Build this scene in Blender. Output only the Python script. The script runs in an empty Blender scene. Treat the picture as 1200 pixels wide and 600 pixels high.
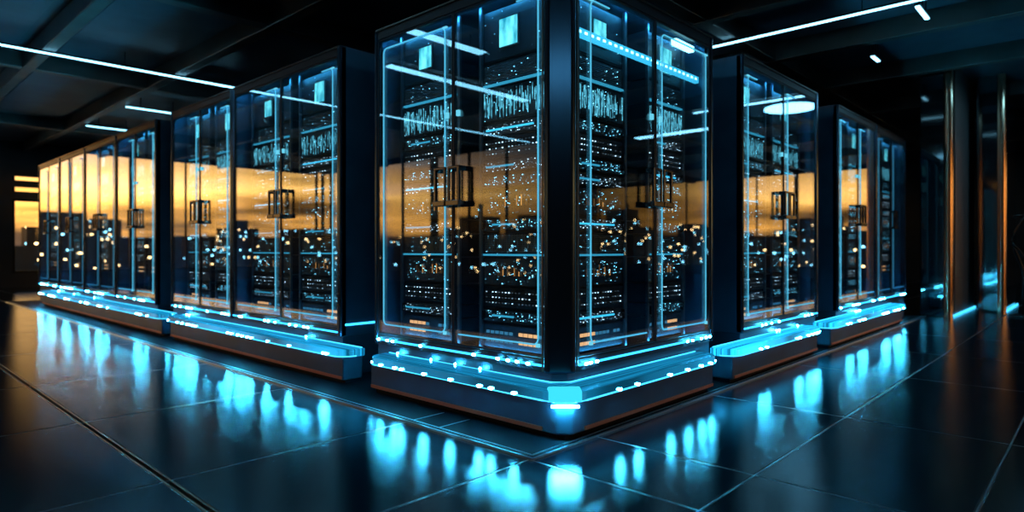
import bpy, bmesh, math, random
from math import sin, cos, pi, radians
from mathutils import Vector

random.seed(7)
C = bpy.context.scene.collection
SC = bpy.context.scene

# ------------------------------------------------------------------ camera, sky, exposure
CAM = (-2.63, -2.107, 0.965)
cd = bpy.data.cameras.new('camera')
cam = bpy.data.objects.new('camera', cd); C.objects.link(cam)
cam.location = CAM
cam.rotation_euler = (radians(90), 0, radians(-46.9))
cd.sensor_width = 36.0
cd.lens = 748.0 / 1200.0 * 36.0
cd.shift_y = -8.0 / 1200.0
cd.dof.use_dof = True; cd.dof.focus_distance = 3.75; cd.dof.aperture_fstop = 1.3; cd.dof.aperture_blades = 0
cd.clip_start = 0.02; cd.clip_end = 1000
SC.camera = cam
SC.view_settings.view_transform = 'Standard'
SC.view_settings.look = 'None'
SC.view_settings.gamma = 1.0
SC.view_settings.use_curve_mapping = False
SC.view_settings.exposure = 0.0
try:
    SC.cycles.max_bounces = 10
    SC.cycles.transparent_max_bounces = 24
    SC.cycles.glossy_bounces = 5
    SC.cycles.diffuse_bounces = 3
    SC.cycles.caustics_reflective = False
    SC.cycles.caustics_refractive = False
    SC.cycles.sample_clamp_indirect = 30.0
    SC.cycles.use_denoising = True
except Exception:
    pass

SUNSET = 6.5          # brightness of the evening sky
def build_world():
    w = bpy.data.worlds.new('evening_sky'); SC.world = w
    w.use_nodes = True
    nt = w.node_tree; N = nt.nodes; L = nt.links; N.clear()
    tc = N.new('ShaderNodeTexCoord'); sp = N.new('ShaderNodeSeparateXYZ')
    L.new(tc.outputs['Generated'], sp.inputs[0])
    ramp = N.new('ShaderNodeValToRGB')
    mr = N.new('ShaderNodeMapRange')
    mr.inputs['From Min'].default_value = -0.1; mr.inputs['From Max'].default_value = 0.4
    # clouds bend the bands of colour a little
    mp = N.new('ShaderNodeMapping'); mp.inputs['Scale'].default_value = (2.2, 2.2, 16)
    L.new(tc.outputs['Generated'], mp.inputs[0])
    no = N.new('ShaderNodeTexNoise'); no.inputs['Scale'].default_value = 1.6; no.inputs['Detail'].default_value = 4
    L.new(mp.outputs[0], no.inputs['Vector'])
    ma = N.new('ShaderNodeMath'); ma.operation = 'MULTIPLY_ADD'
    L.new(no.outputs['Fac'], ma.inputs[0]); ma.inputs[1].default_value = 0.15
    ad = N.new('ShaderNodeMath'); ad.operation = 'SUBTRACT'; ad.inputs[1].default_value = 0.07
    L.new(sp.outputs['Z'], ad.inputs[0]); L.new(ad.outputs[0], ma.inputs[2])
    L.new(ma.outputs[0], mr.inputs['Value'])
    L.new(mr.outputs[0], ramp.inputs[0])
    def pos(z): return (z + 0.1) / 0.5
    st = [(-0.08, (.002, .006, .012)), (-0.01, (.006, .012, .02)), (0.025, (.10, .05, .02)), (0.055, (.80, .34, .06)),
          (0.095, (1.0, .50, .115)), (0.118, (.6, .30, .11)), (0.155, (.14, .11, .09)), (0.20, (.02, .035, .05)), (0.36, (.006, .014, .024))]
    e = ramp.color_ramp.elements
    while len(e) < len(st): e.new(0.5)
    for i, (z, c) in enumerate(st):
        e[i].position = pos(z); e[i].color = (*c, 1)
    # the sunset stands behind the long window wall, the east is dimmer, an added south glow colours the copper trims
    dt = N.new('ShaderNodeVectorMath'); dt.operation = 'DOT_PRODUCT'; dt.inputs[1].default_value = (-0.25, 0.97, 0)
    L.new(tc.outputs['Generated'], dt.inputs[0])
    am = N.new('ShaderNodeMapRange'); am.inputs['From Min'].default_value = -1; am.inputs['From Max'].default_value = 1
    L.new(dt.outputs['Value'], am.inputs['Value'])
    az = N.new('ShaderNodeValToRGB'); L.new(am.outputs[0], az.inputs[0])
    azs = [(-1, 1.0), (-.9, .8), (-.76, .05), (-.67, .15), (-.60, .42), (.2, .3), (.82, .26), (.92, .55), (.99, .9)]
    q = az.color_ramp.elements
    while len(q) < len(azs): q.new(0.5)
    for k, (d, v) in enumerate(azs): q[k].position = (d + 1) / 2; q[k].color = (v, v, v, 1)
    cl = N.new('ShaderNodeMapRange'); cl.inputs['From Min'].default_value = 0.3; cl.inputs['From Max'].default_value = 0.7
    cl.inputs['To Min'].default_value = 0.2; cl.inputs['To Max'].default_value = 1.45
    L.new(no.outputs['Fac'], cl.inputs['Value'])
    m1 = N.new('ShaderNodeMath'); m1.operation = 'MULTIPLY'
    L.new(az.outputs[0], m1.inputs[0]); L.new(cl.outputs[0], m1.inputs[1])
    m2 = N.new('ShaderNodeMath'); m2.operation = 'MULTIPLY'; m2.inputs[1].default_value = SUNSET
    L.new(m1.outputs[0], m2.inputs[0])
    bg = N.new('ShaderNodeBackground'); out = N.new('ShaderNodeOutputWorld')
    L.new(ramp.outputs[0], bg.inputs['Color']); L.new(m2.outputs[0], bg.inputs['Strength'])
    L.new(bg.outputs[0], out.inputs['Surface'])
build_world()

# ------------------------------------------------------------------ materials
def mat(name):
    m = bpy.data.materials.new(name); m.use_nodes = True
    nt = m.node_tree; nt.nodes.clear()
    out = nt.nodes.new('ShaderNodeOutputMaterial')
    return m, nt.nodes, nt.links, out
def pbr(name, col, rough=.4, metal=0., ior=1.5, noise=0., nscale=8., rnoise=0., coat=0.):
    m, N, L, out = mat(name)
    b = N.new('ShaderNodeBsdfPrincipled')
    b.inputs['Base Color'].default_value = (*col, 1); b.inputs['Roughness'].default_value = rough
    b.inputs['Metallic'].default_value = metal; b.inputs['IOR'].default_value = ior
    if coat: b.inputs['Coat Weight'].default_value = coat; b.inputs['Coat Roughness'].default_value = .06
    if noise or rnoise:
        tc = N.new('ShaderNodeTexCoord'); t = N.new('ShaderNodeTexNoise')
        t.inputs['Scale'].default_value = nscale; t.inputs['Detail'].default_value = 5
        L.new(tc.outputs['Object'], t.inputs['Vector'])
        if noise:
            r = N.new('ShaderNodeValToRGB')
            r.color_ramp.elements[0].position = .3; r.color_ramp.elements[1].position = .7
            r.color_ramp.elements[0].color = (*[c * (1 - noise) for c in col], 1)
            r.color_ramp.elements[1].color = (*[min(1, c * (1 + noise)) for c in col], 1)
            L.new(t.outputs['Fac'], r.inputs[0]); L.new(r.outputs[0], b.inputs['Base Color'])
        if rnoise:
            q = N.new('ShaderNodeMapRange'); q.inputs['To Min'].default_value = max(.01, rough - rnoise); q.inputs['To Max'].default_value = rough + rnoise
            L.new(t.outputs['Fac'], q.inputs['Value']); L.new(q.outputs[0], b.inputs['Roughness'])
    L.new(b.outputs[0], out.inputs[0])
    return m
def emit(name, col, strength):
    m, N, L, out = mat(name)
    e = N.new('ShaderNodeEmission'); e.inputs['Color'].default_value = (*col, 1); e.inputs['Strength'].default_value = strength
    L.new(e.outputs[0], out.inputs[0]); return m
def polished(name, col, rough, ior):
    """black polished stone: dark body under a soft mirror"""
    m, N, L, out = mat(name)
    d = N.new('ShaderNodeBsdfDiffuse'); g = N.new('ShaderNodeBsdfGlossy'); g.distribution = 'BECKMANN'
    g.inputs['Color'].default_value = (.92, .97, 1, 1)
    tc = N.new('ShaderNodeTexCoord'); t = N.new('ShaderNodeTexNoise'); t.inputs['Scale'].default_value = 2.5; t.inputs['Detail'].default_value = 5
    L.new(tc.outputs['Object'], t.inputs['Vector'])
    q = N.new('ShaderNodeMapRange'); q.inputs['To Min'].default_value = rough - .03; q.inputs['To Max'].default_value = rough + .03
    L.new(t.outputs['Fac'], q.inputs['Value']); L.new(q.outputs[0], g.inputs['Roughness'])
    r = N.new('ShaderNodeValToRGB'); r.color_ramp.elements[0].color = (*[c * .7 for c in col], 1); r.color_ramp.elements[1].color = (*[c * 1.3 for c in col], 1)
    L.new(t.outputs['Fac'], r.inputs[0]); L.new(r.outputs[0], d.inputs['Color'])
    f = N.new('ShaderNodeFresnel'); f.inputs['IOR'].default_value = ior
    x = N.new('ShaderNodeMixShader'); L.new(f.outputs[0], x.inputs[0]); L.new(d.outputs[0], x.inputs[1]); L.new(g.outputs[0], x.inputs[2])
    L.new(x.outputs[0], out.inputs[0]); return m
def sparkle(name, col, strength):
    """small lamps that differ in brightness from point to point"""
    m, N, L, out = mat(name)
    ge = N.new('ShaderNodeNewGeometry'); p = N.new('ShaderNodeMath'); p.operation = 'POWER'; p.inputs[1].default_value = 4
    L.new(ge.outputs['Random Per Island'], p.inputs[0])
    q = N.new('ShaderNodeMath'); q.operation = 'MULTIPLY_ADD'; q.inputs[1].default_value = strength; q.inputs[2].default_value = .02 * strength
    L.new(p.outputs[0], q.inputs[0])
    e = N.new('ShaderNodeEmission'); e.inputs['Color'].default_value = (*col, 1)
    L.new(q.outputs[0], e.inputs['Strength']); L.new(e.outputs[0], out.inputs[0]); return m
def glass(name, tint, base, power, rough):
    """clear pane: see-through tint plus a mirror share that grows towards grazing"""
    m, N, L, out = mat(name)
    lw = N.new('ShaderNodeLayerWeight'); lw.inputs['Blend'].default_value = .5
    p = N.new('ShaderNodeMath'); p.operation = 'POWER'; p.inputs[1].default_value = power
    L.new(lw.outputs['Facing'], p.inputs[0])
    a = N.new('ShaderNodeMath'); a.operation = 'MULTIPLY_ADD'; a.inputs[1].default_value = .85; a.inputs[2].default_value = base
    L.new(p.outputs[0], a.inputs[0])
    t = N.new('ShaderNodeBsdfTransparent'); t.inputs['Color'].default_value = (*tint, 1)
    g = N.new('ShaderNodeBsdfGlossy'); g.inputs['Roughness'].default_value = rough; g.inputs['Color'].default_value = (1, 1, 1, 1)
    x = N.new('ShaderNodeMixShader')
    L.new(a.outputs[0], x.inputs[0]); L.new(t.outputs[0], x.inputs[1]); L.new(g.outputs[0], x.inputs[2])
    L.new(x.outputs[0], out.inputs[0]); return m
def tray_glass(name, strength):
    """edge-lit glass: light runs along the ledge in streaks"""
    m, N, L, out = mat(name)
    ge = N.new('ShaderNodeNewGeometry'); sp = N.new('ShaderNodeSeparateXYZ'); L.new(ge.outputs['Position'], sp.inputs[0])
    nx = N.new('ShaderNodeMath'); nx.operation = 'MULTIPLY'; nx.inputs[1].default_value = -1; L.new(sp.outputs['X'], nx.inputs[0])
    ny = N.new('ShaderNodeMath'); ny.operation = 'MULTIPLY'; ny.inputs[1].default_value = -1; L.new(sp.outputs['Y'], ny.inputs[0])
    d = N.new('ShaderNodeMath'); d.operation = 'MAXIMUM'; L.new(nx.outputs[0], d.inputs[0]); L.new(ny.outputs[0], d.inputs[1])
    al = N.new('ShaderNodeMath'); al.operation = 'ADD'; L.new(sp.outputs['X'], al.inputs[0]); L.new(sp.outputs['Y'], al.inputs[1])
    cb = N.new('ShaderNodeCombineXYZ')
    s1 = N.new('ShaderNodeMath'); s1.operation = 'MULTIPLY'; s1.inputs[1].default_value = 55; L.new(d.outputs[0], s1.inputs[0])
    s2 = N.new('ShaderNodeMath'); s2.operation = 'MULTIPLY'; s2.inputs[1].default_value = .9; L.new(al.outputs[0], s2.inputs[0])
    L.new(s1.outputs[0], cb.inputs[0]); L.new(s2.outputs[0], cb.inputs[1])
    no = N.new('ShaderNodeTexNoise'); no.inputs['Scale'].default_value = 1.0; no.inputs['Detail'].default_value = 3
    L.new(cb.outputs[0], no.inputs['Vector'])
    r = N.new('ShaderNodeMapRange'); r.inputs['From Min'].default_value = .35; r.inputs['From Max'].default_value = .75
    r.inputs['To Min'].default_value = .22 * strength; r.inputs['To Max'].default_value = 1.5 * strength
    L.new(no.outputs['Fac'], r.inputs['Value'])
    e = N.new('ShaderNodeEmission'); e.inputs['Color'].default_value = (.008, .27, .55, 1); L.new(r.outputs[0], e.inputs['Strength'])
    g = N.new('ShaderNodeBsdfGlossy'); g.inputs['Roughness'].default_value = .08; g.inputs['Color'].default_value = (.12, .16, .2, 1)
    a = N.new('ShaderNodeAddShader'); L.new(e.outputs[0], a.inputs[0]); L.new(g.outputs[0], a.inputs[1])
    L.new(a.outputs[0], out.inputs[0]); return m
def screen_mat(name, c0, c1, strength, scale):
    m, N, L, out = mat(name)
    tc = N.new('ShaderNodeTexCoord'); mp = N.new('ShaderNodeMapping'); mp.inputs['Scale'].default_value = (scale, 1, scale * .35)
    L.new(tc.outputs['Object'], mp.inputs[0])
    no = N.new('ShaderNodeTexNoise'); no.inputs['Scale'].default_value = 1; no.inputs['Detail'].default_value = 3
    L.new(mp.outputs[0], no.inputs['Vector'])
    r = N.new('ShaderNodeValToRGB'); r.color_ramp.elements[0].position = .36; r.color_ramp.elements[1].position = .68
    r.color_ramp.elements[0].color = (*c0, 1); r.color_ramp.elements[1].color = (*c1, 1)
    L.new(no.outputs['Fac'], r.inputs[0])
    e = N.new('ShaderNodeEmission'); e.inputs['Strength'].default_value = strength
    L.new(r.outputs[0], e.inputs['Color']); L.new(e.outputs[0], out.inputs[0]); return m
def city_mat(name):
    """dark towers with scattered lit windows"""
    m, N, L, out = mat(name)
    tc = N.new('ShaderNodeTexCoord')
    sc = N.new('ShaderNodeVectorMath'); sc.operation = 'MULTIPLY'; sc.inputs[1].default_value = (3.4, 3.4, 2.6)
    L.new(tc.outputs['Object'], sc.inputs[0])
    fl = N.new('ShaderNodeVectorMath'); fl.operation = 'FLOOR'; L.new(sc.outputs[0], fl.inputs[0])
    oi = N.new('ShaderNodeObjectInfo')
    ad = N.new('ShaderNodeVectorMath'); ad.operation = 'ADD'; L.new(fl.outputs[0], ad.inputs[0]); L.new(oi.outputs['Random'], ad.inputs[1])
    wn = N.new('ShaderNodeTexWhiteNoise'); L.new(ad.outputs[0], wn.inputs['Vector'])
    gt = N.new('ShaderNodeMath'); gt.operation = 'GREATER_THAN'; gt.inputs[1].default_value = .955; L.new(wn.outputs['Value'], gt.inputs[0])
    fr = N.new('ShaderNodeVectorMath'); fr.operation = 'FRACTION'; L.new(sc.outputs[0], fr.inputs[0])
    sp = N.new('ShaderNodeSeparateXYZ'); L.new(fr.outputs[0], sp.inputs[0])
    zt = N.new('ShaderNodeMath'); zt.operation = 'LESS_THAN'; zt.inputs[1].default_value = .5; L.new(sp.outputs['Z'], zt.inputs[0])
    mu = N.new('ShaderNodeMath'); mu.operation = 'MULTIPLY'; L.new(gt.outputs[0], mu.inputs[0]); L.new(zt.outputs[0], mu.inputs[1])
    st = N.new('ShaderNodeMath'); st.operation = 'MULTIPLY'; st.inputs[1].default_value = 12; L.new(mu.outputs[0], st.inputs[0])
    rp = N.new('ShaderNodeValToRGB'); rp.color_ramp.interpolation = 'CONSTANT'
    rp.color_ramp.elements[0].color = (.25, .75, 1, 1); rp.color_ramp.elements[1].color = (1, .62, .25, 1); rp.color_ramp.elements[1].position = .45
    sc2 = N.new('ShaderNodeSeparateColor'); L.new(wn.outputs['Color'], sc2.inputs[0]); L.new(sc2.outputs[1], rp.inputs[0])
    b = N.new('ShaderNodeBsdfPrincipled'); b.inputs['Base Color'].default_value = (.02, .025, .03, 1); b.inputs['Roughness'].default_value = .6
    L.new(rp.outputs[0], b.inputs['Emission Color']); L.new(st.outputs[0], b.inputs['Emission Strength'])
    L.new(b.outputs[0], out.inputs[0]); return m

CY = (.10, .62, 1.0)
M = {
 'floor': polished('floor_polished_tile', (.004, .010, .018), .22, 2.1),
 'gap': pbr('floor_gap', (.004, .005, .006), .6),
 'glare_cover': pbr('floor_matte_glare_cover', (.010, .018, .028), 1.0, 0, 1.01, noise=.4, nscale=60),
 'band': pbr('floor_black_stone_band', (.006, .009, .013), .5, 0, 1.18, noise=.3, nscale=14),
 'inlay': pbr('floor_metal_inlay', (.55, .68, .75), .3, 1),
 'inlay_copper': pbr('floor_bronze_inlay', (.5, .33, .22), .3, 1),
 'ceiling': pbr('ceiling_navy_panel', (.13, .17, .22), .4, 0, noise=.25, nscale=1.5),
 'beam': pbr('ceiling_beam_metal', (.24, .22, .20), .34, .6, noise=.2, nscale=2),
 'wall': pbr('wall_dark_panel', (.03, .042, .058), .35, 0, noise=.25, nscale=1.2),
 'frame': pbr('window_frame_metal', (.015, .017, .02), .35, .4),
 'body': pbr('cabinet_navy_metal', (.07, .15, .23), .3, .5, noise=.2, nscale=3, coat=.4),
 'post': pbr('cabinet_post_black', (.05, .085, .125), .2, .8),
 'copper_edge': pbr('cabinet_bronze_edge', (.20, .15, .12), .3, 1),
 'doorframe': pbr('door_frame_black', (.006, .010, .016), .4, 0, 1.4),
 'glass': glass('door_glass', (.80, .88, .92), .085, 3.2, .012),
 'winglass': glass('window_glass', (.95, .97, 1), .02, 4, .01),
 'handle': pbr('handle_chrome', (.09, .095, .105), .2, 1),
 'plinth': pbr('plinth_dark_metal', (.035, .075, .12), .42, .2, noise=.15, nscale=4),
 'copper': pbr('copper_strip', (.62, .22, .13), .38, .8),
 'trim_copper': pbr('column_copper_trim', (.72, .46, .30), .2, 1),
 'column': pbr('column_black_gloss', (.006, .008, .011), .06, 0, 1.8),
 'column_panel': pbr('column_satin_panel', (.30, .29, .29), .38, .8),
 'line': emit('door_outline_light', (.09, .55, .85), .95),
 'linedim': emit('door_outline_light_dim', (.07, .45, .75), .35),
 'baseline': emit('base_line_light', (.03, .45, .95), 3.2),
 'led': emit('led_point', (.05, .60, 1.0), 360),
 'rim': emit('tray_rim_light', (.05, .55, 1.0), 2.2),
 'cornerlamp': emit('tray_corner_light', (.04, .62, .85), 1.3),
 'strip': emit('ceiling_strip_diffuser', (.25, .70, 1.0), 6),
 'lamp': emit('ceiling_disc_diffuser', (.20, .66, 1.0), 9),
 'bar': emit('cabinet_light_bar', (.06, .62, .95), 1.7),
 'barwhite': emit('cabinet_light_bar_points', (.35, .9, 1.0), 6),
 'dimbar': emit('server_light_bar', (.06, .50, .75), 1.0),
 'inner': emit('cabinet_fill_light', (.05, .42, .80), 75),  # added fill for the server fronts
 'status': emit('status_light', (.15, .65, .85), 1.0),
 'chassis': pbr('server_black_metal', (.035, .048, .065), .4, .4, noise=.2, nscale=20),
 'inside': pbr('cabinet_inside_matte', (.012, .02, .03), .9, 0, 1.02),
 'face': pbr('server_face_metal', (.06, .085, .11), .33, .6),
 'slat': pbr('server_vent_metal', (.16, .20, .24), .35, .8),
 'bluedot': sparkle('server_blue_lights', (.22, .75, 1.0), 8),
 'whitedot': sparkle('server_white_lights', (.6, .85, 1.0), 5),
 'amberdot': sparkle('server_amber_lights', (1.0, .42, .12), 2.2),
 'amberport': emit('server_amber_ports', (1.0, .48, .2), 1.6),
 'blueport': emit('server_blue_ports', (.12, .5, .8), .55),
 'bladelight': screen_mat('server_blade_glow', (.002, .02, .035), (.2, .8, 1.0), 1.7, 60),
 'screen': screen_mat('rack_screen_picture', (.01, .25, .36), (.22, .95, 1.0), 2.3, 14),
 'tray_a': tray_glass('tray_glass_dim', .9),
 'tray_b': tray_glass('tray_glass_mid', 1.5),
 'tray_c': tray_glass('tray_glass_bright', 3.2),
 'city': city_mat('city_tower_facade'),
 'ground': pbr('city_ground_dark', (.01, .012, .015), .9),
 'tube': pbr('stand_black_tube', (.01, .011, .012), .3, .4),
}

# ------------------------------------------------------------------ mesh helpers
IDT = lambda x, y, z: (x, y, z)
class MB:
    def __init__(self, f=IDT): self.bm = bmesh.new(); self.f = f
    def box(self, x0, x1, y0, y1, z0, z1):
        v = [self.bm.verts.new(self.f(x, y, z)) for z in (z0, z1) for x, y in ((x0, y0), (x1, y0), (x1, y1), (x0, y1))]
        for q in ((3, 2, 1, 0), (4, 5, 6, 7), (0, 1, 5, 4), (1, 2, 6, 5), (2, 3, 7, 6), (3, 0, 4, 7)):
            self.bm.faces.new([v[i] for i in q])
        return self
    def prism(self, poly, z0, z1):
        a = [self.bm.verts.new(self.f(x, y, z0)) for x, y in poly]
        b = [self.bm.verts.new(self.f(x, y, z1)) for x, y in poly]
        n = len(poly)
        self.bm.faces.new(a[::-1]); self.bm.faces.new(b)
        for i in range(n): self.bm.faces.new([a[i], a[(i + 1) % n], b[(i + 1) % n], b[i]])
        return self
    def tube(self, path, r, closed=False, n=6):
        P = [Vector(self.f(*p)) for p in path]; k = len(P); rings = []
        for i in range(k):
            a = P[i - 1] if (i or closed) else P[i]; b = P[(i + 1) % k] if (i < k - 1 or closed) else P[i]
            t = (b - a).normalized()
            up = Vector((0, 0, 1)) if abs(t.z) < .9 else Vector((1, 0, 0))
            if abs(t.z) >= .9: up = Vector((.6, .8, 0))
            s = t.cross(up).normalized(); u = s.cross(t).normalized()
            rings.append([self.bm.verts.new(P[i] + r * (cos(2 * pi * j / n) * s + sin(2 * pi * j / n) * u)) for j in range(n)])
        for i in range(k if closed else k - 1):
            A = rings[i]; B = rings[(i + 1) % k]
            # pick the twist that keeps the strip straight
            off = min(range(n), key=lambda o: (A[0].co - B[o].co).length)
            for j in range(n):
                self.bm.faces.new([A[j], A[(j + 1) % n], B[(j + 1 + off) % n], B[(j + off) % n]])
        if not closed:
            self.bm.faces.new(rings[0][::-1]); self.bm.faces.new(rings[-1])
        return self
    def strip(self, path, hw, hh):
        """flat ribbon of square section along a path lying in one facing plane (x along, z up, y out)"""
        for a, b in zip(path[:-1], path[1:]):
            self.box(min(a[0], b[0]) - hw, max(a[0], b[0]) + hw, min(a[1], b[1]) - hh, max(a[1], b[1]) + hh, min(a[2], b[2]) - hw, max(a[2], b[2]) + hw)
        return self
    def cyl(self, cx, cy, z0, z1, r, n=24):
        return self.prism([(cx + r * cos(2 * pi * i / n), cy + r * sin(2 * pi * i / n)) for i in range(n)], z0, z1)
    def ball(self, r=1, sx=1, sy=1, sz=1):
        bmesh.ops.create_icosphere(self.bm, subdivisions=2, radius=r)
        for v in self.bm.verts: v.co = Vector((v.co.x * sx, v.co.y * sy, v.co.z * sz))
        return self
    def mesh(self, name, m, smooth=False):
        bmesh.ops.recalc_face_normals(self.bm, faces=self.bm.faces)
        me = bpy.data.meshes.new(name); self.bm.to_mesh(me); self.bm.free()
        me.materials.append(M[m] if isinstance(m, str) else m)
        if smooth:
            for p in me.polygons: p.use_smooth = True
        return me
    def build(self, name, m, parent=None, loc=None, bevel=0, smooth=False):
        return link(name, self.mesh(name, m, smooth), parent, loc, bevel)
def link(name, me, parent=None, loc=None, bevel=0):
    o = bpy.data.objects.new(name, me); C.objects.link(o)
    if parent: o.parent = parent
    if loc: o.location = loc
    if bevel:
        b = o.modifiers.new('bevel', 'BEVEL'); b.width = bevel; b.segments = 2; b.limit_method = 'ANGLE'
    return o
def tag(o, label, cat, group=None):
    o['label'] = label; o['category'] = cat
    if group: o['group'] = group
    return o
def empty(name, label, cat, loc=(0, 0, 0), rz=0, group=None):
    o = bpy.data.objects.new(name, None); C.objects.link(o)
    o.location = loc; o.rotation_euler = (0, 0, rz); o.empty_display_size = .1
    return tag(o, label, cat, group)
def struct(o): o['kind'] = 'structure'; return o
def stuff(o): o['kind'] = 'stuff'; return o
def copy_tree(o, parent=None):
    c = o.copy(); C.objects.link(c); c.parent = parent
    for ch in o.children: copy_tree(ch, c)
    return c
def arc(cx, cy, r, a0, a1, n=6):
    return [(cx + r * cos(radians(a0 + (a1 - a0) * i / n)), cy + r * sin(radians(a0 + (a1 - a0) * i / n))) for i in range(n + 1)]

# ------------------------------------------------------------------ setting
RX0, RX1, RY0, RY1, RH = -9.0, 20.0, -14.0, 18.0, 3.7
XL = [RX0, -6.9, -5.3, -4.1, -2.9, -1.67, -.434, .07, 1.36, 2.9, 4.3, 5.8, 7.3, 9, 11, 13, 15, 17.5, RX1]
YL = [RY0, -12, -10, -8.5, -7, -5.6, -4.2, -3.4, -2.5, -1.75, -1.0, -.16, .76, 2.07, 3.45, 5.2, 7, 9, 11, 13, 15.5, RY1]
def floor():
    f = MB(); g = .006
    for i in range(len(XL) - 1):
        for j in range(len(YL) - 1):
            gx0 = .02 if abs(XL[i] + 1.67) < .01 else g; gx1 = .02 if abs(XL[i + 1] + 1.67) < .01 else g
            f.box(XL[i] + gx0, XL[i + 1] - gx1, YL[j] + g, YL[j + 1] - g, -.02, 0)
    struct(f.build('floor', 'floor', bevel=.003))
    struct(MB().box(RX0, RX1, RY0, RY1, -.15, -.021).build('floor', 'gap'))
    struct(MB().box(RX0, -2.5, RY0, RY1, .0005, .004).box(-2.5, RX1, RY0, -2.0, .0005, .004).build('floor_glare_cover', 'glare_cover'))  # unseen matte sheet, added to stop the floor mirroring the sunset into the glass
    t = 0
    for x in XL[1:-1]:
        t += 1
        if abs(x + 1.67) < .01:
            o = MB().box(x - .017, x - .009, RY0, RY1, -.02, -.0005).box(x + .009, x + .017, RY0, RY1, -.02, -.0005).build('trim_%d' % t, 'inlay_copper')
        else:
            o = MB().box(x - .003, x + .003, RY0, RY1, -.02, -.001).build('trim_%d' % t, 'inlay')
        struct(o)
    for y in YL[1:-1]:
        t += 1
        struct(MB().box(RX0, RX1, y - .003, y + .003, -.02, -.001).build('trim_%d' % t, 'inlay'))
    # black stone band round the plinths, edged by a double bright line
    B0x, B0y, BX, BY = -.434, -.183, 8.1, 12.6
    t += 1
    struct(MB().prism([(B0x, B0y), (BX, B0y), (BX, 2.4), (2.4, 2.4), (2.4, BY), (B0x, BY)], .0005, .007).build('trim_%d' % t, 'band'))
    for k, off in ((0, 0), (1, .035)):
        t += 1
        x, y = B0x + off, B0y + off
        z = .0075
        struct(MB().box(x - .005, x + .005, y, BY, .001, z + .002).box(x, BX, y - .005, y + .005, .001, z + .002).build('trim_%d' % t, 'inlay'))
    t += 1
    m = MB()
    for y in (.52, .74): m.box(B0x + .04, -.17, y - .004, y + .004, .001, .0088)
    for x in (1.42, 3.3): m.box(x - .004, x + .004, B0y + .04, -.13, .001, .0088)
    struct(m.build('trim_%d' % t, 'inlay'))
floor()

def ceiling():
    m = MB()
    xs = [RX0, -5.6, -4.0, -2.4, -.75, .8, 2.4, 4.0, 6.0, 8, 10.5, 13, 16, RX1]
    ys = [RY0, -9.5, -5, -2.2, 1.2, 4.85, 8.9, 14, RY1]
    m.box(RX0, RX1, RY0, RY1, RH, RH + .2)
    struct(m.build('ceiling', 'ceiling'))
    # recessed panels between the beams
    p = MB()
    for i in range(len(xs) - 1):
        for j in range(len(ys) - 1):
            p.box(xs[i] + .22, xs[i + 1] - .22, ys[j] + .25, ys[j + 1] - .25, RH - .05, RH - .001)
    struct(p.build('ceiling_panel', 'ceiling', bevel=.01))
    for x in xs[1:-1]:
        struct(MB().box(x - .07, x + .07, RY0, RY1, 3.46, RH).build('ceiling_beam', 'beam', bevel=.01))
    for y in ys[1:-1]:
        struct(MB().box(RX0, RX1, y - .08, y + .08, 3.47, RH - .01).build('ceiling_beam', 'beam', bevel=.01))
ceiling()

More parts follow.
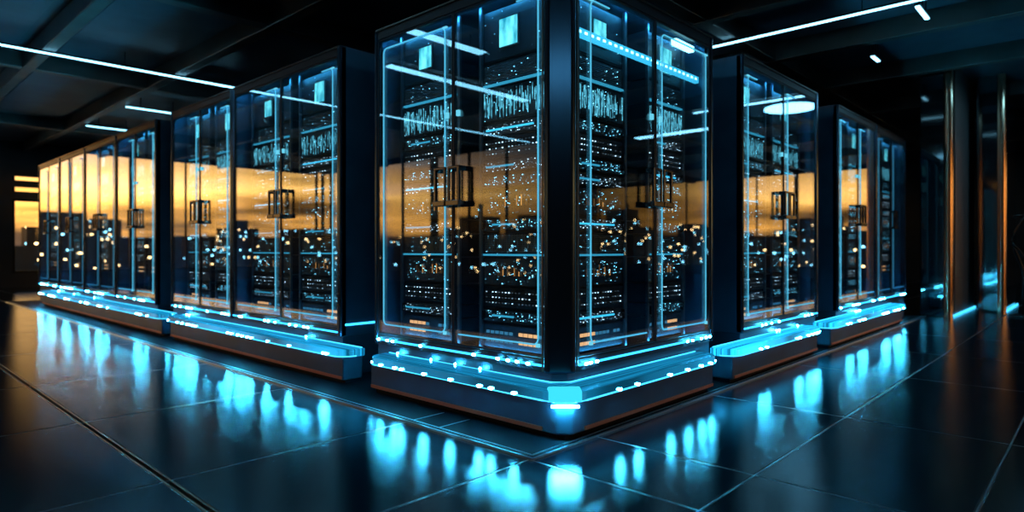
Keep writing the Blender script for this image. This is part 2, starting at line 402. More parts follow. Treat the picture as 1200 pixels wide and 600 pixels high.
WN = [0]
def window(axis, c, a, b, z0, z1, mull):
    """a glazed bay in a wall: frame with mullions, and its pane"""
    WN[0] += 1
    f = (lambda x, y, z: (c + y, x, z)) if axis == 'x' else (lambda x, y, z: (x, c + y, z))
    m = MB(f)
    e = .07 if z1 - z0 > .5 else .01
    m.box(a, b, -.05, .05, z0, z0 + e).box(a, b, -.05, .05, z1 - e, z1).box(a, a + .06, -.05, .05, z0, z1).box(b - .06, b, -.05, .05, z0, z1)
    for i in range(1, mull + 1):
        x = a + (b - a) * i / (mull + 1); m.box(x - .02, x + .02, -.04, .04, z0, z1)
    o = struct(m.build('window_%d' % WN[0], 'frame'))
    MB(f).box(a + .05, b - .05, -.004, .004, z0 + e * .8, z1 - e * .8).build('window_pane', 'winglass', o)
def walls():
    # long window wall
    m = MB().box(RX0 - .2, RX0, RY0, RY1, 0, .25).box(RX0 - .2, RX0, RY0, RY1, 3.62, RH).box(RX0 - .2, RX0, RY0, -1.0, .25, 3.62)
    y = -1.0
    while y < RY1 - .1:
        y2 = min(y + 4.3, RY1)
        m.box(RX0 - .2, RX0, y - .06, y + .06, .25, 3.62)
        window('x', RX0 - .1, y + .06, y2 - .06, .25, 3.62, 2)
        y = y2
    struct(m.build('wall_west', 'wall'))
    # end wall behind the long cabinet row
    m = MB().box(RX0, RX1, RY1, RY1 + .2, 0, .35).box(RX0, RX1, RY1, RY1 + .2, 3.62, RH).box(3.9, RX1, RY1, RY1 + .2, .35, 3.62)
    m.box(-.25, .5, RY1, RY1 + .2, .35, 3.62).box(.5, 3.9, RY1, RY1 + .2, 2.25, 2.42).box(.5, 3.9, RY1, RY1 + .2, 2.55, 2.7).box(.5, 3.9, RY1, RY1 + .2, 2.82, 3.62)
    for a, b in ((RX0, -6.1), (-6.1, -3.2), (-3.2, -.25)): window('y', RY1 + .1, a, b, .35, 3.62, 1)
    window('y', RY1 + .1, .5, 1.35, .35, 2.25, 0); window('y', RY1 + .1, 1.35, 3.9, .35, 2.25, 2)
    window('y', RY1 + .1, .5, 3.9, 2.42, 2.55, 0); window('y', RY1 + .1, .5, 3.9, 2.70, 2.82, 0)
    struct(m.build('wall_north', 'wall'))
    # end wall beyond the short cabinet row
    m = MB().box(RX1, RX1 + .2, RY0, RY1, 0, .3).box(RX1, RX1 + .2, RY0, RY1, 3.62, RH).box(RX1, RX1 + .2, -3.0, RY1, .3, 3.62)
    for k in range(4): window('x', RX1 + .1, RY0 + 2.75 * k, RY0 + 2.75 * (k + 1), .3, 3.62, 1)
    struct(m.build('wall_east', 'wall'))
    m = MB().box(RX0, RX1, RY0 - .2, RY0, 0, .3).box(RX0, RX1, RY0 - .2, RY0, 3.62, RH).box(RX0, 0, RY0 - .2, RY0, .3, 3.62).box(12, RX1, RY0 - .2, RY0, .3, 3.62)
    for k in range(4): window('y', RY0 - .1, 3 * k, 3 * k + 3, .3, 3.62, 1)  # unseen windows added so the column trims mirror an orange sky
    struct(m.build('wall_south', 'wall'))
walls()

# glossy columns past the short row
def column(name, x0, x1, y0, y1, px):
    o = struct(MB().box(x0, x1, y0, y1, 0, RH).build(name, 'column', bevel=.02))
    MB().cyl(x0 + .03, y0 + .03, .002, RH - .002, .06, 28).build('copper_trim', 'trim_copper', o, smooth=False)
    if px: MB().box(px[0], px[1], y0 - .012, y0 + .01, .002, RH - .002).build('satin_panel', 'column_panel', o)
    MB().box(x0 + .1, x1, y0 - .03, y0 - .016, .004, .03).build('skirting_light', 'rim', o)
column('column', 8.16, 10.3, -.47, -.10, (8.5, 10.25))
column('column', 9.62, 11.4, -.93, -.59, None)

# ------------------------------------------------------------------ plinths and light trays
def plinth(poly_low, poly_up, toe, copper, label):
    """upright base under the cabinets with a lower step in front that carries the light tray"""
    o = empty('cabinet_plinth', label, 'plinth', (poly_low[0][0], poly_low[0][1], .007), group='plinths under the server cabinets')
    bx, by = poly_low[0]; f = lambda x, y, z: (x - bx, y - by, z - .007)
    MB(f).prism(toe, .007, .035).build('toe_kick', 'band', o)
    MB(f).prism(poly_low, .035, .198).build('step', 'plinth', o, bevel=.008)
    MB(f).prism(poly_up, .007, .30).build('body', 'plinth', o, bevel=.006)
    m = MB(f)
    for c in copper: m.box(*c, .042, .062)
    if len(copper) == 1: m.build('copper_strip', 'copper', o)
    else:
        m.bm.free()
        for c in copper: MB(f).box(*c, .042, .062).build('copper_strip', 'copper', o)
def straight_left(a, b, ua, ub, label):     # along the long row, between y=a and y=b
    plinth([(-.15, a), (.012, a), (.012, b), (-.15, b)], [(.013, ua), (1.13, ua), (1.13, ub), (.013, ub)], [(-.12, a + .02), (.01, a + .02), (.01, b - .02), (-.12, b - .02)],
           [(-.158, -.149, a + .01, b - .02)], label)
def straight_right(a, b, ua, ub, label):
    plinth([(a, -.15), (b, -.15), (b, .012), (a, .012)], [(ua, .013), (ub, .013), (ub, 1.13), (ua, 1.13)], [(a + .02, -.12), (b - .02, -.12), (b - .02, .01), (a + .02, .01)],
           [(a + .02, b - .01, -.158, -.149)], label)
CL, CR = 1.67, 1.74
SL, SR = 1.51, 1.45            # where the step of the corner plinth ends on either face
ch = .06
plinth([(-.15, -.15 + ch)] + [(-.15 + ch, -.15), (SR, -.15), (SR, .012), (.07, .012), (.012, .07), (.012, SL), (-.15, SL)],
       [(.013, .073), (.073, .013), (CR - .01, .013), (CR - .01, CL - .01), (.013, CL - .01)],
       [(-.12, -.12), (SR - .02, -.12), (SR - .02, .01), (.07, .01), (.01, .07), (.01, SL - .02), (-.12, SL - .02)],
       [(-.158, -.149, .0, SL - .01), (.0, SR - .01, -.158, -.149)], 'dark stepped plinth with copper strip under the tall corner cabinet')
straight_left(1.85, 5.2, 2.115, 5.59, 'dark stepped plinth under the first two cabinets of the long row')
straight_left(5.45, 11.2, 6.09, 12.26, 'dark stepped plinth under the four farthest cabinets of the long row')
straight_right(1.76, 3.56, 2.26, 4.02, 'dark stepped plinth under the single cabinet right of the corner cabinet')
straight_right(3.95, 6.86, 4.665, 7.74, 'dark stepped plinth under the end pair of cabinets by the black columns')

led_round = MB().ball(.0078).mesh('led', 'led', True)
led_x = MB().ball(.0078, 2.2, 1, 1).mesh('led', 'led', True)
led_y = MB().ball(.0078, 1, 2.2, 1).mesh('led', 'led', True)
def beads(parent, pts, off=(0, 0, 0)):
    for p, ax in pts:
        link('led', {'x': led_x, 'y': led_y, 'o': led_round}[ax], parent, (p[0] - off[0], p[1] - off[1], p[2] - off[2]))
def clusters(a, b, n, rnd):
    out = []; L = b - a; k = 0
    while len(out) < n and k < 400:
        k += 1
        c = a + .03 + (L - .06) * rnd.random()
        for i in range(rnd.choice((1, 1, 2, 3))):
            x = c + i * rnd.uniform(.05, .09)
            if x < b - .02 and all(abs(x - q) > .045 for q in out): out.append(x)
    return sorted(out[:n])
W = .19; Z0, Z1 = .2, .255
def tray(name_label, poly, rim, inner, m, bead_pts, corner=False):
    bx, by = poly[0]
    o = empty('light_tray', name_label, 'light tray', (bx, by, Z0), group='glowing glass ledges along the cabinet feet')
    f = lambda x, y, z: (x - bx, y - by, z - Z0)
    MB(f).prism(poly, Z0, Z1).build('glass_ledge', m, o, bevel=.006)
    MB(f).tube([(x, y, .207) for x, y in rim], .0045).build('rim_light', 'rim', o)
    MB(f).tube([(x, y, Z1 + .003) for x, y in inner], .004).build('inner_light', 'rim', o)
    beads(o, bead_pts, (bx, by, Z0))
    if corner:
        d = .19
        MB(f).prism([(-d - .016, -d + .10), (-d + .10, -d - .016), (-d + .17, -d + .05), (-d + .05, -d + .17)], Z0 + .006, Z1 + .014).build('corner_lamp', 'cornerlamp', o, bevel=.01)
        MB(f).prism([(-d + .002, -d + .10), (-d + .10, -d + .002), (-d + .11, -d + .012), (-d + .012, -d + .11)], Z0 - .022, Z0 - .012).build('corner_marker', 'led', o)
    return o
rz = .2145
def tray_left(a, b, label, m, n, seed):
    r = random.Random(seed); R = .12
    outer = arc(-W + R, a + R, R, 270, 180) + arc(-W + R, b - R, R, 180, 90)
    poly = [(-.002, a)] + outer + [(-.002, b)]
    rim = [(x - .004, y) for x, y in outer]
    pts = [((-W - .006, y, rz), 'y') for y in clusters(a + R, b - R, n, r)] + [((-W + .02, b - .05, rz), 'o'), ((-W + .06, b - .02, rz), 'o'), ((-W - .002, b - .1, rz), 'o')]
    pts += [((-.012, y, Z1 + .006), 'o') for y in clusters(a + .1, b - .1, max(3, n // 5), r)]
    tray(label, poly, rim, [(-.014, a + .02), (-.014, b - .03)], m, pts)
def tray_right(a, b, label, m, n, seed):
    r = random.Random(seed); R = .12
    outer = arc(a + R, -W + R, R, 180, 270) + arc(b - R, -W + R, R, 270, 360)
    poly = [(a, -.002)] + outer + [(b, -.002)]
    rim = [(x, y - .004) for x, y in outer]
    pts = [((x, -W - .006, rz), 'x') for x in clusters(a + R, b - R, n, r)] + [((b - .05, -W + .02, rz), 'o'), ((b - .02, -W + .06, rz), 'o')]
    pts += [((x, -.012, Z1 + .006), 'o') for x in clusters(a + .1, b - .1, max(3, n // 5), r)]
    tray(label, poly, rim, [(a + .02, -.014), (b - .03, -.014)], m, pts)
def tray_corner():
    r = random.Random(5); R = .12; a, b = SL + .01, SR + .04
    outer = arc(-W + R, a - R, R, 90, 180) + arc(-W + .16, -W + .16, .16, 180, 270) + arc(b - R, -W + R, R, 270, 360)
    poly = [(-.002, a)] + outer + [(b, -.002), (.07, -.002), (-.002, .07)]
    rim = [(x - (.004 if y > 0 else .002), y - (.004 if x > 0 else .002)) for x, y in outer]
    pts = [((-W - .006, y, rz), 'y') for y in (.16, .33, .42, .66, .9, 1.12, 1.19, 1.34)]
    pts += [((x, -W - .006, rz), 'x') for x in (.26, .44, .80, 1.02, 1.2, 1.33)]
    pts += [((-W + .02, a - .05, rz), 'o'), ((-W + .05, a - .025, rz), 'o'), ((-W + .1, a - .004, rz), 'o'), ((b - .05, -W + .02, rz), 'o'), ((b - .03, -W + .05, rz), 'o')]
    pts += [((-.012, y, Z1 + .006), 'o') for y in (.6, .82, 1.05, 1.4)]
    tray('glowing glass ledge wrapping the foot of the tall corner cabinet', poly, rim, [(-.014, a - .03), (-.014, .064), (.064, -.014), (b - .03, -.014)], 'tray_a', pts, True)
tray_corner()
tray_left(1.80, 5.25, 'glowing glass ledge along the first two cabinets of the long row', 'tray_b', 16, 11)
tray_left(5.40, 11.3, 'glowing glass ledge along the four farthest cabinets of the long row', 'tray_b', 24, 12)
tray_right(1.71, 3.61, 'bright glass ledge at the foot of the single cabinet right of the corner', 'tray_c', 8, 13)
tray_right(3.90, 6.93, 'brightest glass ledge at the foot of the end pair by the columns', 'tray_c', 14, 14)

# ------------------------------------------------------------------ cabinets
ZB, ZT = .30, 2.50
D0, D1 = .375, 2.425            # door height span
def outline_path(kind, a, b, z0, z1, y, r=.035):
    """rounded light line on a door; a..b along the face"""
    c = lambda cx, cz, s, e: [(cx + r * cos(radians(s + (e - s) * i / 5)), y, cz + r * sin(radians(s + (e - s) * i / 5))) for i in range(6)]
    tl = c(a + r, z1 - r, 90, 180); bl = c(a + r, z0 + r, 180, 270); br = c(b - r, z0 + r, 270, 360); tr = c(b - r, z1 - r, 0, 90)
    if kind == 'full': return tl + bl + br + tr, True
    if kind == 'right': return [(a, y, z0)] + br + tr + [(b - .16, y, z1)], False
    if kind == 'left': return [(a + .18, y, z1)] + tl + bl + [(b, y, z0)], False
def door(parent, f, x0, x1, hinge, kind, detail=True, inset=.075):
    """framed glass door; x0..x1 along the face, y=0 the face, handle away from the hinge side"""
    m = MB(f); fw = .011; y0, y1 = -.004, .02
    m.box(x0, x1, y0, y1, D0, D0 + fw).box(x0, x1, y0, y1, D1 - fw, D1).box(x0, x0 + fw, y0, y1, D0, D1).box(x1 - fw, x1, y0, y1, D0, D1)
    d = m.build('door', 'doorframe', parent, bevel=.003)
    MB(f).box(x0 + fw - .004, x1 - fw + .004, .000, .006, D0 + fw, D1 - fw).build('glass_pane', 'glass', d)
    if kind:
        p, cl = outline_path(kind, x0 + inset, x1 - inset, D0 + .07, D1 - .075, -.006)
        MB(f).tube(p, .0046, cl).build('outline_light', 'line' if detail else 'linedim', d)
        if detail:
            s = (x1 - inset) if kind != 'left' else x0 + inset
            MB(f).box(s - .011, s + .011, -.014, -.001, D0 + .057, D0 + .077).build('light_clip', 'status', d)
            MB(f).box(s - .02, s + .02, -.012, -.001, D1 - .081, D1 - .071).build('light_clip', 'status', d)
    # squared loop handle on stand-off mounts
    s = 1 if hinge == 'left' else -1
    e = x1 if hinge == 'left' else x0
    i, o = e - s * .016, e - s * .105
    h = MB(f); lo, hi = min(i, o), max(i, o)
    h.box(lo, hi, -.062, -.044, 1.452, 1.47)
    h.box(o - .009, o + .009, -.062, -.044, 1.25, 1.47)
    h.box(i - .007, i + .007, -.060, -.046, 1.25, 1.47)
    h.box(lo - .014, hi + .01, -.07, -.036, 1.228, 1.262)
    h.box(o - .008, o + .008, -.044, .001, 1.44, 1.47).box(o - .008, o + .008, -.036, .001, 1.236, 1.256).box(i - .006, i + .006, -.044, .001, 1.236, 1.256)
    h.build('handle', 'handle', d, bevel=.004)
    if detail:
        e2 = e - s * .05
        MB(f).box(e2 - .012, e2 + .012, -.014, .001, 1.78, 1.815).build('status_light', 'status', d)
    return d
def face_rails(o, f, x0, x1):
    MB(f).box(x0, x1, -.004, .06, ZB, D0 - .004).build('bottom_rail', 'doorframe', o, bevel=.004)
    MB(f).box(x0, x1, -.004, .06, D1 + .004, ZT).build('top_rail', 'doorframe', o, bevel=.004)
def base_line(parent, f, x0, x1, leds, y=-.012, z=.338):
    b = MB(f).tube([(x0, y, z), (x1, y, z)], .0065).build('base_light', 'baseline', parent)
    for x in leds:
        # bead meshes are elongated along the face
        p = f(x, y - .004, z); q = f(x + 1, y - .004, z)
        link('led', led_x if abs(q[0] - p[0]) > .5 else led_y, b, p)
def inner_light(parent, f, x0, x1):
    """added fill tubes, hidden behind the top and bottom rails, that brighten the server fronts"""
    for z in (ZB + .05, ZT - .05):
        MB(f).tube([(x0, .075, z), (x1, .075, z)], .005).build('inner_light', 'inner', parent)

RACKS = []   # (world transform, x0, x1, depth, words, kinds)
def cabinet(label, loc, rz, w, kinds, words, leds, depth=1.15, gap_side=False, detail=True, edge='post', far=False):
    o = empty('server_cabinet', label, 'server cabinet', loc, rz, group='glass fronted server cabinets')
    f = lambda x, y, z: (x, y, z - ZB)
    b = MB(f)
    b.box(0, .03, .0, depth, ZB, ZT).box(w - .03, w, .0, depth, ZB, ZT).box(.03, w - .03, depth - .03, depth, ZB, ZT)
    b.box(.03, w - .03, .06, depth - .03, ZT - .04, ZT)
    MB(f).box(.03, w - .03, .062, depth - .03, ZB, ZB + .04).build('base_panel', 'inside', o)
    b.build('body', 'body', o, bevel=.006)
    face_rails(o, f, .03, w - .03)
    for x in (0, w):
        s = 1 if x == 0 else -1
        MB(f).box(min(x, x + s * .05), max(x, x + s * .028), -.014, .05, ZB, ZT).build('post', edge, o, bevel=.012)
    MB(f).box(.02, w - .02, -.018, -.010, ZT - .012, ZT - .004).build('top_edge', 'copper_edge', o)
    c = w / 2
    door(o, f, .031, c - .002, 'left', kinds[0], detail, .085); door(o, f, c + .002, w - .031, 'right', kinds[1], detail, .085)
    base_line(o, f, .03, w - .03, leds)
    inner_light(o, f, .06, w - .06)
    if gap_side:      # light line along the foot of the end panel
        MB(f).box(w + .001, w + .009, .03, depth * .8, ZB + .085, ZB + .10).build('side_light', 'baseline', o)
    for k, (a, b2) in enumerate(((.13, c - .09), (c + .09, w - .13))):
        rk = MB(f)
        for x in (a - .02, b2):
            rk.box(x, x + .02, .125, .142, ZB + .045, ZT - .045).box(x, x + .02, .61, .63, ZB + .045, ZT - .045)
        rk.build('rack_rail', 'slat', o)
        RACKS.append((o, f, a, b2, .45, words[k], far, .15))
    return o
LG = radians(-90)
def leds_for(w, n, seed): return clusters(.04, w - .05, n, random.Random(seed))

# corner cabinet: one body glazed on two faces, with a chamfered black post at the corner
def corner_cabinet():
    o = empty('server_cabinet', 'tall corner cabinet nearest of all, glazed on two faces', 'server cabinet', (0, 0, ZB), group='glass fronted server cabinets')
    f = lambda x, y, z: (x, y, z - ZB)
    fl = lambda x, y, z: (y, CL - x, z - ZB)       # long face, measured from its far end
    b = MB(f)
    b.box(0, CR, CL - .03, CL, ZB, ZT).box(CR - .03, CR, 0, CL - .03, ZB, ZT)
    MB(f).prism([(.062, .1), (.1, .062), (CR - .03, .062), (CR - .03, CL - .03), (.062, CL - .03)], ZB, ZB + .04).build('base_panel', 'inside', o)
    b.prism([(.0, .09), (.09, .0), (CR - .03, .0), (CR - .03, CL - .03), (0, CL - .03)], ZT - .04, ZT)
    b.build('body', 'body', o, bevel=.006)
    face_rails(o, f, .1, CR - .03)
    face_rails(o, fl, .03, CL - .1)
    MB(f).prism([(-.022, .105), (-.022, .075), (.075, -.022), (.105, -.022), (.105, .03), (.03, .105)], ZB, ZT).build('corner_post', 'post', o, bevel=.012)
    MB(f).tube([(-.024, .108, ZB + .01), (-.024, .108, ZT - .01)], .005).tube([(.108, -.024, ZB + .01), (.108, -.024, ZT - .01)], .005).build('corner_bead', 'copper_edge', o)
    MB(f).box(CR - .03, CR, -.014, .05, ZB, ZT).build('post', 'post', o, bevel=.012)
    MB(fl).box(0, .03, -.014, .05, ZB, ZT).build('post', 'post', o, bevel=.012)
    MB(f).box(.1, CR - .02, -.018, -.010, ZT - .012, ZT - .004).build('top_edge', 'copper_edge', o)
    MB(fl).box(.02, CL - .1, -.018, -.010, ZT - .012, ZT - .004).build('top_edge', 'copper_edge', o)
    m1 = CL - .85
    door(o, fl, .033, m1 - .002, 'left', 'full', inset=.07); door(o, fl, m1 + .002, CL - .105, 'right', 'right', inset=.05)
    m2 = .955
    door(o, f, .145, m2 - .003, 'left', 'left', inset=.11); door(o, f, m2 + .002, CR - .033, 'right', 'full', inset=.07)
    base_line(o, fl, .03, CL - .1, (.06, .16, .17 + .05, .52, 1.02, 1.22, 1.30, 1.37, 1.45))
    base_line(o, f, .14, CR - .03, (.2, .24, .30, 1.35, 1.42, 1.55, 1.62, 1.68))
    inner_light(o, fl, .06, CL - .12); inner_light(o, f, .14, CR - .06)
    # light bar with bright points across the top of the short face
    lb = MB(f).box(.2, CR - .06, .07, .10, 2.17, 2.215).build('light_bar', 'bar', o)
    q = MB(f)
    for k in range(24): q.box(.24 + k * .06, .265 + k * .06, .066, .072, 2.186, 2.20)
    q.build('light_dashes', 'barwhite', lb)
    # a round lamp set in the header of the short face
    MB(f).box(1.30, 1.55, .04, .08, 2.36, 2.40).build('header_lamp', 'barwhite', o)
    for (ff, a, b2, dp, wd, y0) in ((fl, .15, m1 - .09, .45, 'in corner cabinet, long face, outer door', .14), (fl, m1 + .13, CL - .2, .11, 'in corner cabinet, long face, corner door', .14),
                                (f, .27, m2 - .17, .38, 'in corner cabinet, short face, corner door', .14), (f, m2 + .12, CR - .2, .4, 'in corner cabinet, short face, outer door', .14)):
        rk = MB(ff)
        for x in (a - .02, b2): rk.box(x, x + .02, y0 - .025, y0 - .008, ZB + .045, ZT - .045)
        rk.build('rack_rail', 'slat', o)
        RACKS.append((o, ff, a, b2, dp, wd, False, y0))
corner_cabinet()
def row_words(n): return ('behind the handle side far door of ' + n, 'behind the nearer door of ' + n)
names = ['first', 'second', 'third', 'fourth', 'fifth', 'sixth']
looks = ['bare end panel showing', 'mirroring bright orange sky', 'first past the dark gap', 'inside the far block', 'inside the far block', 'by the end windows']
spans = [(2.107, 4.0), (4.0, 5.6)] + [(6.08 + i * 1.5475, 6.08 + (i + 1) * 1.5475) for i in range(4)]
for i, (a, b) in enumerate(spans):
    w = b - a
    cabinet('%s glass cabinet of the long row from the corner, %s' % (names[i], looks[i]), (0, b - .003, ZB), LG, w - .006, ('right', 'right'),
            ('far door, %s long row cabinet' % names[i], 'near door, %s long row cabinet' % names[i]),
            leds_for(w, 9 if i < 2 else 7, 40 + i), gap_side=(i == 0), far=(i >= 2), detail=(i < 3))
for i, (a, b, lab) in enumerate(((2.25, 4.03, 'single glass cabinet standing right of the corner cabinet'), (4.657, 6.203, 'first of the end pair of short row cabinets'), (6.203, 7.75, 'last short row cabinet, next to the black columns'))):
    w = b - a
    cabinet(lab, (a + .003, 0, ZB), 0, w - .006, ('left', 'left'), ('near door, %s short row cabinet' % names[i], 'far door, %s short row cabinet' % names[i]),
            leds_for(w, 7, 60 + i), far=(i >= 2), detail=(i < 2))

# ------------------------------------------------------------------ servers
HGT = {'display': .32, 'vent': .15, 'blade': .21, 'slim': .085, 'drive': .13, 'switch': .15, 'panel': .17}
CACHE = {}
def dots(w, h, n, rnd, s0, s1, x0=.02, x1=None, y=-.009):
    m = MB(); x1 = x1 or w - .02
    for _ in range(n):
        x = rnd.uniform(x0, x1); z = rnd.uniform(.012, h - .012); s = rnd.uniform(s0, s1)
        m.box(x - s, x + s, y - .003, y, z - s * .8, z + s * .8)
    return m
def server_meshes(kind, w, dp, var):
    key = (kind, round(w, 3), dp, var)
    if key in CACHE: return CACHE[key]
    h = HGT[kind] - .006; r = random.Random(hash((kind, var)) % 1000 if False else len(kind) * 31 + var * 7)
    root = MB().box(0.002, w - .002, 0, dp, 0, h).box(-.018, .004, -.006, -.001, .004, h - .004).box(w - .004, w + .018, -.006, -.001, .004, h - .004).mesh('rack_server', 'chassis')
    parts = []          # (name, mesh, stuff)
    def add(n, mb, m, st=False): parts.append((n, mb.mesh(n, m), st))
    if kind == 'display':
        s = .062 if var % 2 == 0 else .072
        c = w * (.5 if var % 3 else .42)
        fp = MB().box(.01, w - .01, -.006, 0, .01, h - .01)
        add('face_plate', fp, 'chassis')
        add('bezel', MB().box(c - s - .012, c + s + .012, -.014, -.006, h * .5 - s * 1.15 - .012, h * .5 + s * 1.15 + .012), 'face')
        add('screen', MB().box(c - s, c + s, -.018, -.014, h * .5 - s * 1.15, h * .5 + s * 1.15), 'screen')
        add('indicator_lights', dots(w, h, 26, r, .0016, .0034), 'bluedot', True)
    elif kind == 'vent':
        m = MB(); k = 9
        for i in range(k):
            z = .03 + (h - .04) * i / k
            m.box(.012, w - .012, -.012, 0, z, z + (h - .04) / k * .55)
        for i in range(1, 24): m.box(.012 + (w - .024) * i / 24 - .001, .012 + (w - .024) * i / 24 + .001, -.009, 0, .03, h - .01)
        add('vent_grille', m, 'slat')
        add('light_bar', MB().box(.01, w - .01, -.02, 0, .006, .017), 'dimbar')
        add('indicator_lights', dots(w, h, 40, r, .001, .003, y=-.014), 'bluedot', True)
    elif kind == 'blade':
        n = 8; bw = (w - .02) / n
        for i in range(n):
            add('blade', MB().box(.01 + i * bw + .003, .01 + (i + 1) * bw - .003, -.016, 0, .012, h - .012), 'face')
        g = MB()
        for i in range(n):
            for j in range(6):
                x = .01 + i * bw + bw * (.14 + .144 * j)
                if r.random() < .85: g.box(x - .0025, x + .0025, -.019, -.016, .018 + r.random() ** 2 * .08, h - .018 - r.random() ** 2 * .08)
        add('blade_glow', g, 'bladelight', True)
        add('indicator_lights', dots(w, h, 60, r, .001, .0032, y=-.018), 'bluedot', True)
    elif kind == 'slim':
        add('face_plate', MB().box(.008, w - .008, -.01, 0, .006, h - .006), 'face')
        if var % 3 != 1: add('light_bar', MB().box(.03 + .1 * w * (var % 2), w * (.5 + .15 * (var % 3)), -.016, -.01, h * .45, h * .45 + .011), 'bar' if var % 3 == 2 else 'dimbar')
        add('indicator_lights', dots(w, h, 110, r, .001, .003, y=-.011), 'bluedot' if var % 2 else 'whitedot', True)
        add('pull_handle', MB().box(.012, .02, -.03, -.01, .012, h - .012).box(w - .02, w - .012, -.03, -.01, .012, h - .012), 'handle')
    elif kind == 'drive':
        add('face_plate', MB().box(.008, w - .008, -.008, 0, .006, h - .006), 'chassis')
        g = MB(); nx = 18
        for j in range(3):
            for i in range(nx):
                if r.random() < .82:
                    x = .03 + (w - .06) * i / (nx - 1); z = .03 + (h - .06) * j / 2
                    g.box(x - .0035, x + .0035, -.012, -.008, z - .003, z + .003)
        add('drive_lights', g, 'whitedot', True)
        k = MB()
        for j in range(2): k.box(.02, w - .02, -.014, -.008, .042 + (h - .06) * j / 2, .048 + (h - .06) * j / 2)
        add('drive_rail', k, 'face')
    elif kind == 'switch':
        add('face_plate', MB().box(.008, w - .008, -.008, 0, .006, h - .006), 'chassis')
        g = MB(); am = MB(); lo = .55 if var % 2 == 0 else .05
        for j in range(2):
            for i in range(12):
                x = .03 + (w - .06) * i / 12; z = .035 + .05 * j; fr = i / 12
                if lo <= fr < lo + .33: am.box(x, x + (w - .06) / 12 * .8, -.012, -.008, z, z + .02)
                elif r.random() < .7: g.box(x, x + (w - .06) / 12 * .7, -.012, -.008, z, z + .018)
        add('blue_ports', g, 'blueport', True); add('amber_ports', am, 'amberport', True)
    elif kind == 'panel':
        add('face_plate', MB().box(.008, w - .008, -.008, 0, .006, h - .006), 'face')
        g = MB()
        for i in range(14):
            if r.random() < .7:
                x = w * .25 + w * .5 * i / 14; hh = r.uniform(.02, .07); g.box(x, x + .005, -.012, -.008, .06, .06 + hh)
        add('amber_lights', g, 'amberdot', True)
        add('indicator_lights', dots(w, h, 90, r, .001, .0032, y=-.010), 'bluedot', True)
    CACHE[key] = (root, parts)
    return CACHE[key]
LOOK = {'display': 'unit with small cyan screen', 'vent': 'vented server over blue bar', 'blade': 'server with glowing vertical strips',
        'slim': 'slim dotted-light server', 'drive': 'drive shelf of white points', 'switch': 'switch with amber ports', 'panel': 'panel server with amber bars'}
ORD = ['topmost', 'second', 'third', 'fourth', 'fifth', 'sixth', 'seventh', 'eighth', 'ninth', 'tenth', 'eleventh', 'twelfth', 'thirteenth', 'fourteenth', 'fifteenth']
STACK = ['display', 'vent', 'blade', 'slim', 'drive', 'slim', 'slim', 'panel', 'slim', 'vent', 'panel', 'drive', 'slim', 'switch']
STACK_FAR = ['display', 'blade', 'vent', 'slim', 'drive', 'slim', 'panel', 'vent', 'panel', 'drive', 'switch']
KEEP = []
def fill_racks():
    for ri, (root, f, a, b, dp, words, far, y0) in enumerate(RACKS):
        stack = STACK_FAR if far else STACK
        z = ZT - .075; count = {}
        rzc = root.rotation_euler[2]
        # facing of this rack in the world
        p0 = Vector(f(0, 0, ZB)); px = Vector(f(1, 0, ZB)) - p0
        ang = math.atan2(px.y, px.x) + rzc
        for si, kind in enumerate(stack):
            h = HGT[kind]; z -= h
            if z < ZB + .05: break
            var = (ri * 3 + si) % 4
            me, parts = server_meshes(kind, b - a, dp, var)
            lp = Vector(f(a, y0, z))
            wp = Vector((lp.x * cos(rzc) - lp.y * sin(rzc), lp.x * sin(rzc) + lp.y * cos(rzc), lp.z)) + root.location
            o = link('rack_server', me, None, wp); o.rotation_euler = (0, 0, ang)
            count[kind] = count.get(kind, 0) + 1
            n = stack.count(kind)
            lead = (ORD[count[kind] - 1] + ' ' if n > 1 else '')
            tag(o, lead + LOOK[kind] + ' ' + words, 'server', 'servers in the glass cabinets')
            for (nm, pm, st) in parts:
                c = link(nm, pm, o)
                if st: stuff(c)
            z -= .004
fill_racks()

# ------------------------------------------------------------------ ceiling lights
def strip_light(x0, x1, y0, y1, label):
    cx, cy = (x0 + x1) / 2, (y0 + y1) / 2
    o = empty('ceiling_strip_light', label, 'ceiling light', (cx, cy, 3.43), group='ceiling strip lights')
    lx, ly = (x1 - x0) / 2, (y1 - y0) / 2
    MB().box(-lx - .008, lx + .008, -ly - .008, ly + .008, .012, .035).build('housing', 'frame', o)
    MB().box(-lx, lx, -ly, ly, 0, .012).build('diffuser', 'strip', o)
    along_x = lx > ly
    m = MB()
    for s in (-.7, 0, .7):
        px, py = (lx * s, 0) if along_x else (0, ly * s)
        m.cyl(px, py, .035, .27, .006, 8)
    m.build('hanger', 'frame', o)
t = .022
strip_light(-8.4, 1.62, 7.68 - t, 7.68 + t, 'long thin blue-white light line crossing the ceiling over the long row')
strip_light(.88, 2.4, 10.35 - t, 10.35 + t, 'short light strip beyond the ceiling beam, over the far cabinet block')
strip_light(.88, 2.3, 12.85 - t, 12.85 + t, 'short light strip past the end of the long row')
strip_light(4.75 - t * .8, 4.75 + t * .8, -.82, 3.2, 'thin light line on the ceiling above the single short row cabinet')
strip_light(4.93, 5.42, -.70, -.66, 'stubby light bar beside the thin ceiling line over the short row')
strip_light(6.5, 6.8, .09, .13, 'tiny light bar on the dark ceiling above the end pair')
strip_light(-3.0, -1.6, 3.60, 3.74, 'ceiling light strip out of frame mirrored in the corner cabinet long face')
strip_light(-5.3, -2.5, 4.92, 5.06, 'second ceiling strip out of frame mirrored in the corner cabinet long face')
strip_light(8.06, 8.14, -3.4, -1.3, 'ceiling strip out of frame mirrored in the single short row cabinet')
strip_light(9.58, 9.80, -5.6, -3.6, 'ceiling strip out of frame mirrored in the corner cabinet short face')
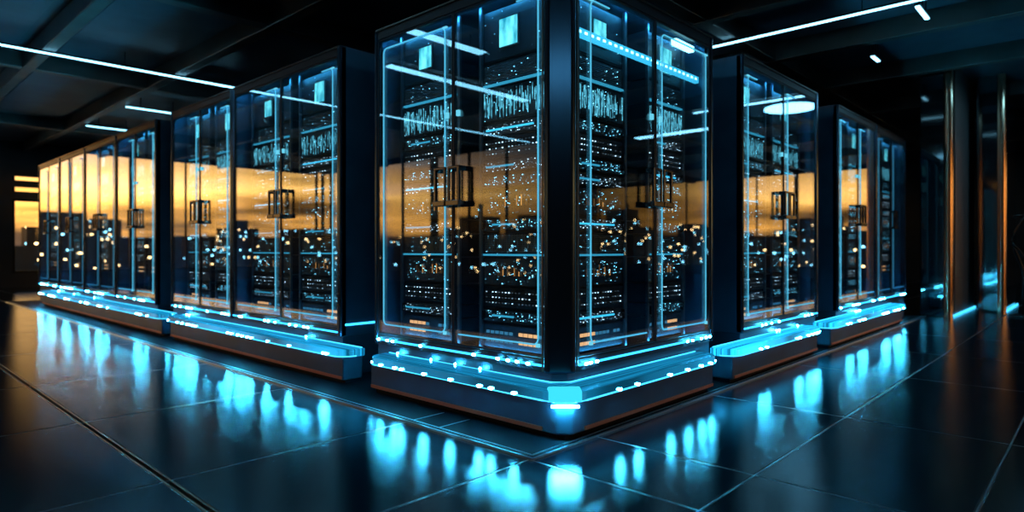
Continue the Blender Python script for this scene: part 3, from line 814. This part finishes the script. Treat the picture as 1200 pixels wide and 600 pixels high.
def disc_light(x, y, r, label):
    o = empty('ceiling_disc_light', label, 'ceiling light', (x, y, 3.42), group='round ceiling lights')
    MB().cyl(0, 0, .02, .06, r + .04, 40).cyl(0, 0, .06, .28, .03, 12).build('housing', 'frame', o)
    MB().cyl(0, 0, 0, .02, r, 40).build('diffuser', 'lamp', o)
disc_light(-3.4, -4.2, .5, 'round ceiling light behind the viewer, mirrored in the black corner post')
disc_light(-1.3, 1.0, .30, 'added unseen fill light above the aisle by the corner cabinet long face')  # lamp added above the view to brighten the long row's end panel
disc_light(1.1, -1.3, .30, 'added unseen fill light above the aisle by the corner cabinet short face')  # likewise added, brightens the end panel of the short row
disc_light(8.85, -1.97, .42, 'round ceiling light mirrored as an oval in the single short row cabinet')

def stand():
    o = empty('tubular_stand', 'black stand of bent tubes beside the black columns', 'stand', (8.95, -1.22, .001))
    MB().cyl(0, 0, 0, .03, .17, 28).build('base', 'tube', o, bevel=.008)
    MB().tube([(0, 0, .02), (0, 0, .55), (-.03, .02, .72), (-.13, .09, .95), (-.17, .12, 1.08), (-.12, .09, 1.22), (-.02, .02, 1.38), (.10, -.06, 1.45), (.24, -.14, 1.46)], .017, n=8).build('bent_tube', 'tube', o, smooth=True)
    MB().tube([(-.166, .118, 1.05), (-.08, .05, .95), (.0, 0, .86), (.08, -.05, .72), (.12, -.08, .55), (.13, -.09, .02)], .015, n=8).build('bent_tube', 'tube', o, smooth=True)
    MB().tube([(-.14, .10, 1.43), (-.02, .02, 1.45), (.24, -.14, 1.46)], .012, n=8).build('top_rod', 'tube', o, smooth=True)
stand()

# ------------------------------------------------------------------ the city outside
def city():
    r = random.Random(3)
    struct(MB().box(-400, 400, -400, 400, -42, -40).build('ground', 'ground'))
    base = MB().box(-.5, .5, -.5, .5, 0, 1).mesh('building', 'city')
    k = 0
    def put(x, y, w, d, top):
        m = MB().box(-w / 2, w / 2, -d / 2, d / 2, 0, top + 40)
        if r.random() < .5: m.box(-w / 4, w / 4, -d / 4, d / 4, top + 40, top + 40 + r.uniform(1, 3))
        if r.random() < .35: m.box(-.2, .2, -.2, .2, top + 40, top + 44)
        o = m.build('building', 'city', None, (x, y, -40))
        tag(o, 'dark tower with scattered lit windows in the skyline outside the windows', 'building', 'city towers outside')
    for i in range(30):       # beyond the long window wall and the end wall
        a = radians(76 + 104 * (i + r.random() * .2) / 30); d = (62, 84, 104)[i % 3] + r.uniform(0, 8)
        put(d * cos(a), 8 + d * sin(a), r.uniform(4, 9), r.uniform(4, 9), .965 + d * math.tan(radians(r.uniform(.2, 3.0) if a > 1.6 else r.uniform(-1.5, .6))))
    for i in range(14):       # beyond the east windows
        a = radians(-42 + 40 * (i + r.random() * .2) / 14); d = (64, 86, 106)[i % 3] + r.uniform(0, 8)
        put(18 + d * cos(a), d * sin(a), r.uniform(4, 9), r.uniform(4, 9), .965 + d * math.tan(radians(r.uniform(.2, 2.6))))
city()
